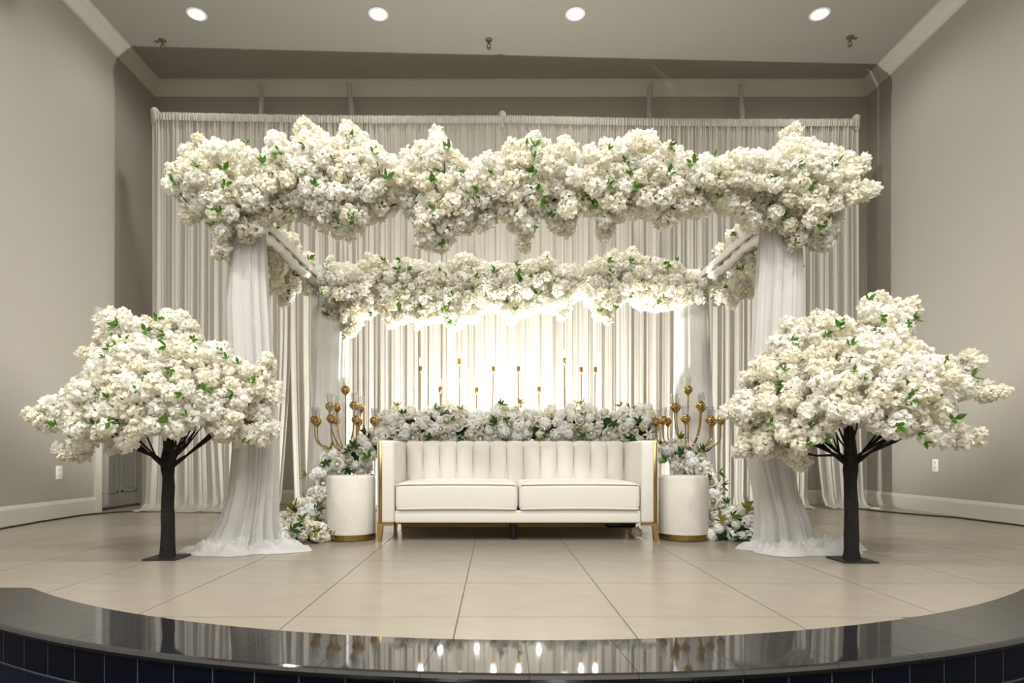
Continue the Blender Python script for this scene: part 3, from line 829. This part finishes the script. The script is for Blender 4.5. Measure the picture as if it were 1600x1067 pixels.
for i in range(NCH):
    link('channel', chm, so, Matrix.Translation((SX0+AW+cw*(i+.5)-ox, 0, 0)))
def goldleg(sx, y, fy):
    x = SX0 if sx < 0 else SX1
    s = -sx
    m = MB()
    prof = [(x+s*.0, .128), (x+s*.118, .128), (x+s*.118, .112), (x+s*.042, .108), (x+s*.030, .0), (x+s*.006, .0)]
    vs = [(a-ox, y-oy, z) for a, z in prof]+[(a-ox, y-oy+fy*.03, z) for a, z in prof]; n = 6
    m.add(vs, [tuple(range(n)), tuple(reversed(range(n, 2*n)))]+[(i, (i+1) % n, n+(i+1) % n, n+i) for i in range(n)])
    m.build('leg', M['gold'], so)
for sx in (-1, 1):
    goldleg(sx, SY0+.005, 1); goldleg(sx, SY1-.035, -1)
MB().tube([((802-VX)*4.5/FPX-ox, 4.45-oy, .0), ((801-VX)*4.5/FPX-ox, 4.45-oy, .13)], [.016, .030], 12).build('centre_leg', M['black'], so, True)
rb('underside', (SX0+.14, SY0+.05, .118), (SX1-.14, SY1-.06, .132), .003, M['dark'], so, 1)
rb('junction_box', (X_(946, 4.7), 4.62, .062), (X_(990, 4.7), 4.80, .122), .006, M['black'], so, 1)

# ------------------------------------------------------------------ plinths
for px, d in ((548.5, 'by the sofa arm nearer the door'), (1068, 'by the sofa arm farther from the door')):
    o = thing('plinth', (X_(px, 4.47), 4.47, 0), 'cream drum plinth with gold base band '+d, 'plinth', 'drum plinths beside the sofa')
    MB().lathe([(0,.455), (.15,.455), (.165,.450), (.173,.438), (.173,.042), (0,.042)], 56).build('drum', M['boucle'], o, True)
    MB().lathe([(0,.004), (.174,.004), (.176,.008), (.176,.044), (.170,.047), (0,.047)], 56).build('gold_band', M['goldb'], o, True)
    MB().lathe([(0,0), (.16,0), (.16,.006), (0,.006)], 40).build('foot_disc', M['dark'], o)

# ------------------------------------------------------------------ candelabra
ballm = MB().lathe([(.007,-.050), (.010,-.040), (.022,-.030), (.034,-.016), (.0385,0), (.034,.016), (.024,.027), (.020,.030), (0,.028)], 24).mesh('ball_cup', M['gold'], True)
glassm = MB().lathe([(.0, .029), (.021,.029), (.023,.045), (.026,.070), (.030,.100), (.0285,.100), (.0245,.070), (.0215,.046), (.0195,.0315), (0,.0315)], 20).mesh('glass_cup', M['glass'], True)
def candelabra(px, spin, label):
    X, Y = X_(px, 5.0), 5.0
    o = thing('candelabra', (X, Y, 0), label, 'candelabra', 'gold ball candelabra')
    MB().lathe([(0,0), (.13,0), (.13,.012), (.05,.022), (.016,.04), (.013,.06)], 36).build('base', M['gold'], o, True)
    MB().tube([(0,0,.03), (0,0,.60)], .013, 14).build('pole', M['gold'], o, True)
    MB().lathe([(.012,.58), (.03,.60), (.034,.63), (.02,.66), (.008,.68)], 20).build('hub', M['gold'], o, True)
    spots = [(0, 0, 1.125)]
    for k in range(4): spots.append((.137, spin+k*PI/2, .985+.006*(k % 2)))
    for k in range(8): spots.append((.247, spin*.5+.2+k*PI/4, .872+.004*(k % 3)))
    for R, a, z in spots:
        c, s = math.cos(a), math.sin(a)
        if R == 0: pts = [(0,0,.62), (0,0,z-.04)]
        else:
            pts = []
            z0 = .635; 
            for i in range(13):
                t = i/12
                x = R*math.sin(min(1, t*1.25)*PI/2)**.9 if R > .2 else R*(1-(1-t)**2.2)
                zz = z0+(z-.04-z0)*(t**2.1 if R > .2 else t**1.3)
                pts.append((x*c, x*s, zz))
        a_ = MB().tube(pts, .0058, 8).build('arm', M['gold'], o, True)
        T = Matrix.Translation((R*c, R*s, z))
        link('ball_cup', ballm, a_, T); link('glass_cup', glassm, a_, T)
candelabra(540, .75, 'gold many-armed ball candelabra with glass cups, nearer the door')
candelabra(1075, .42, 'gold many-armed ball candelabra with glass cups, farther from the door')

# ------------------------------------------------------------------ floor candlesticks before the backdrop
YC = 6.2
ORD = ('first', 'second', 'third', 'fourth', 'fifth', 'sixth', 'seventh', 'eighth', 'ninth', 'tenth')
for ci, (px, py, dx) in enumerate(((657,578,1),(688,610,-1),(718,566,0),(745,611,2),(771,578,3),(810,578,0),(842,610,0),(882,565,-2),(908,579,-1),(930,579,1))):
    top = Z_(py, YC); X = X_(px, YC)
    kind = 'tallest' if py < 570 else ('middle-height' if py < 600 else 'shortest')
    o = thing('floor_candlestick', (X, YC, 0), kind+' slim gold floor candlestick, '+ORD[ci]+' in its row from the door side', 'candlestick', kind+' gold candlesticks behind the sofa flowers')
    MB().lathe([(0,0), (.065,0), (.065,.006), (.012,.012), (.006,.03)], 24).build('base', M['goldb'], o, True)
    MB().tube([(-.012*dx, 0, .01), (-.005*dx, 0, top*.6), (0, 0, top)], .0055, 8).build('stem', M['goldb'], o, True)
    MB().lathe([(.005,-.03), (.014,-.018), (.017,0), (.017,.035), (.013,.035), (.012,.02), (0,.018)], 16, (0,0,top)).build('cup', M['goldb'], o, True)
    MB().tube([(0,0,top+.018), (0,0,top+.075)], .0105, 12).build('candle', M['wax'], o, True)
    fl = MB().lathe([(0,.072), (.007,.078), (.011,.09), (.008,.108), (0,.125)], 12, (0,0,top)).build('flame_bulb', M['flame'], o, True)
    lamp('candle_glow', 'POINT', (X, YC, top+.1), 1.1, (1, .93, .82), shadow_soft_size=.02)

# ------------------------------------------------------------------ console behind the sofa, uplight behind it
co = thing('console_table', (.16, 5.24, 0), 'gold-framed console table behind the sofa carrying the flower runner', 'table')
cx0, cx1, cy0, cy1 = -.93, .97, -.12, .14
for x in (cx0, cx1-.03):
    for y in (cy0, cy1-.03):
        MB().box((x, y, 0), (x+.03, y+.03, .66)).build('leg', M['goldb'], co)
for y in (cy0, cy1-.03):
    MB().box((cx0+.03, y, .006), (cx1-.03, y+.03, .052)).build('base_rail', M['goldb'], co)
    MB().box((cx0+.03, y, .63), (cx1-.03, y+.03, .66)).build('top_rail', M['goldb'], co)
for x in (cx0, cx1-.03): MB().box((x, cy0+.03, .006), (x+.03, cy1-.03, .036)).build('side_rail', M['goldb'], co)
MB().box((cx0+.03, cy1-.02, .05), (cx1-.03, cy1-.008, .66)).build('light_block_panel', M['white'], co)  # added panel, keeps the uplight off the front of the flower runner
rbox('table_top', (cx0-.01, cy0-.01, .66), (cx1+.01, cy1+.01, .685), .004, M['white'], co, 2)
UX, UY = .22, 5.50
up = thing('uplight', (UX, UY, 0), 'small black floor uplight behind the console aimed at the backdrop', 'uplight')
MB().box((-.10, -.06, 0), (.10, .06, .012)).build('bracket', M['black'], up)
h = MB().lathe([(0,-.10), (.06,-.10), (.075,-.06), (.08,.04), (.072,.04), (.07,.03), (0,.03)], 24).build('housing', M['black'], up, True)
h.location = (0, 0, .12); h.rotation_euler = (-.75, 0, 0)
l = MB().lathe([(0,.032), (.068,.032), (.068,.03), (0,.03)], 24).build('lens', M['lens'], h)
lamp('uplight_beam', 'SPOT', (UX, UY+.10, .235), 370, (1, .985, .95), (UX, UY+.85, 1.75), spot_size=PI, spot_blend=.25, shadow_soft_size=.05)

# ------------------------------------------------------------------ mixed flower arrangements
def arrange(name, label, org, blobs, r, n_leaf, size=.040, group='white flower arrangements round the sofa', cat='flowers', lilies=2, density=1.0):
    """blobs: (centre, radii) ellipsoids whose surfaces carry blooms"""
    o = thing(name, org, label, cat, group); org = Vector(org)
    pts = []
    for (c, rd) in blobs:
        c = Vector(c); n = max(6, int(density*4*PI*((rd[0]*rd[1]+rd[0]*rd[2]+rd[1]*rd[2])/3)/(size*1.55)**2))
        P = []
        for i in range(9):
            v = -PI/2+PI*i/8
            P.append([(c.x-org.x+.62*rd[0]*math.cos(v)*math.cos(2*PI*k/14), c.y-org.y+.62*rd[1]*math.cos(v)*math.sin(2*PI*k/14), max(.004-org.z, c.z-org.z+.62*rd[2]*math.sin(v))) for k in range(14)])
        MB().grid(P, True).build('moss_core', M['leafd'], o, True)
        for i in range(n*3):
            z = r.uniform(-1, 1); a = r.uniform(0, 2*PI); q = math.sqrt(1-z*z)
            d = Vector((q*math.cos(a), q*math.sin(a), z))
            p = c+Vector((d.x*rd[0], d.y*rd[1], d.z*rd[2]))*r.uniform(.82, 1.04)
            if p.z < .03: continue
            if p.y > c.y+rd[1]*.75: continue
            nn = Vector((d.x/rd[0], d.y/rd[1], d.z/rd[2])).normalized()
            # skip if deep inside another blob
            if any(sum(((p-Vector(c2))[k]/r2[k])**2 for k in range(3)) < .55 for c2, r2 in blobs if Vector(c2) != c): continue
            if any((p-w[0]).length < size*1.25 for w in pts): continue
            pts.append((p, nn))
    for i, (p, nn) in enumerate(pts):
        nn = (nn+Vector((r.uniform(-.35,.35), -.35, r.uniform(-.2,.4)))).normalized()
        t = r.random(); s = size*r.uniform(.78, 1.25)
        T = Matrix.Translation(p-org) @ facing(nn, r)
        if t < .48: b = link('rose', ROSE[r.randrange(4) if r.random() < .6 else r.randrange(2)], o, T @ Matrix.Scale(s, 4))
        elif t < .70: link('hydrangea', HYD[r.randrange(2)], o, T @ Matrix.Scale(s*1.15, 4))
        elif t < .965: link('peony', POM[r.randrange(6)], o, T @ Matrix.Scale(s*1.1, 4))
        else:
            b = link('lily', LILY[0], o, T @ Matrix.Translation((0,0,s*.5)) @ Matrix.Scale(s*1.6, 4))
            MB().lathe([(0,0), (.05,.15), (.09,.42), (.03,.46), (0,.46)], 8).build('stamen', M['stamen'], b)
        if r.random() < n_leaf/max(1, len(pts)):
            d = (nn+Vector((r.uniform(-.9,.9), -.2, r.uniform(-.6,.9)))).normalized()
            link('leaf_sprig', LEAFD[r.randrange(4)] if r.random() < .75 else LEAF[r.randrange(4)], o, Matrix.Translation(p-org+d*size*.9+Vector((r.uniform(-.04,.04),0,r.uniform(-.03,.03)))) @ facing(d, r) @ Matrix.Scale(size*1.25*r.uniform(.8,1.4), 4))
    return o
r = random.Random(77)
YF = 5.22
def B(px, py, Y, rx, ry, rz): return (tuple(at(px, py, Y)), (rx, ry, rz))
run = []
for i, px in enumerate(np.linspace(612, 1005, 15)):
    run.append(B(px, 667+4*math.sin(i*1.7)+(3 if i in (0, 14) else 0), YF, .115, .14, .155+.012*math.sin(i*2.3)))
arrange('flower_runner', 'long runner of white roses, hydrangeas and leaves along the top behind the sofa back', (.16, YF, .68), run, r, 60)
for side, spec in (('nearer the door', [B(520, 722, 4.86, .10, .09, .085), B(562, 712, 4.92, .11, .09, .12), B(590, 690, 5.02, .06, .08, .11), B(503, 748, 4.8, .06, .07, .08), B(496, 778, 4.7, .065, .08, .09), B(478, 800, 4.55, .09, .10, .09), B(452, 822, 4.36, .13, .12, .10), B(436, 836, 4.10, .095, .09, .085), B(490, 836, 4.30, .085, .10, .09)]),
                   ('farther from the door', [B(1048, 705, 4.95, .08, .08, .09), B(1078, 718, 4.9, .12, .09, .10), B(1100, 738, 4.82, .07, .07, .07), B(1112, 762, 4.76, .055, .07, .09), B(1118, 792, 4.65, .065, .08, .09), B(1140, 815, 4.50, .10, .11, .10), B(1165, 822, 4.42, .10, .11, .13), B(1125, 835, 4.4, .08, .09, .08), B(1175, 846, 4.32, .07, .08, .06)])):
    c = spec[6][0]
    arrange('cascading_flowers', 'cascade of white flowers falling to the floor beside the plinth '+side, (c[0], c[1], 0), spec, r, 44, .041)
# loose bloom on the floor under the sofa
lf = link('fallen_flower', POM[0], None, Matrix.Translation((*at(995, 835, 4.50)[:2], .042)) @ Matrix.Scale(.044, 4))
tag(lf, 'single fallen white flower on the tiles beneath the sofa end', 'flower')

# ------------------------------------------------------------------ outlets and cables
for x, y, z, s, d in ((XL, 5.92, .43, 1, 'wall with the door'), (XR, 6.42, .49, -1, 'wall without a door')):
    o = thing('wall_outlet', (x, y, z), 'white double power outlet low on the beige '+d, 'outlet', 'wall power outlets')
    rbox('cover_plate', (0 if s > 0 else -.007, -.042, -.065), (.007 if s > 0 else 0, .042, .065), .003, M['plastic'], o, 2)
    for zz in (-.028, .028):
        f = MB().box((s*.006 if s > 0 else -.010, -.018, zz-.017), (.010 if s > 0 else -.006, .018, zz+.017)).build('socket', M['plastic'], o)
        for yy in (-.008, .008):
            MB().box((.0095 if s > 0 else -.0108, yy-.002, zz-.006), (.0108 if s > 0 else -.0095, yy+.002, zz+.008)).build('slot', M['dark'], f)
def cable(pts, label):
    m = MB(); P = []
    for i in range(len(pts)-1):
        for k in range(8):
            t = k/8; a, b = pts[i], pts[i+1]
            x = a[0]+(b[0]-a[0])*t; y = a[1]+(b[1]-a[1])*t
            P.append((x+.012*noise.noise((y*5, 0, 3)), y+.01*noise.noise((x*5, y*4, 9)), .008))
    P.append((pts[-1][0], pts[-1][1], .008))
    c = m.tube(P, .0075, 8).build('power_cable', M['cable'], None, True)
    tag(c, label, 'cable', 'black cables on the floor')
cable([(-3.75, 4.0), (-3.97, 5.0), (-4.03, 5.5), (-4.05, 6.1), (-3.9, 6.45), (-3.6, 6.6)], 'black power cable along the baseboard under the wall with the door')
cable([(3.98, 6.9), (4.02, 6.55), (4.2, 6.15), (4.36, 5.9), (4.42, 5.3), (4.40, 4.6), (4.3, 3.8)], 'black power cable along the baseboard under the wall without a door')
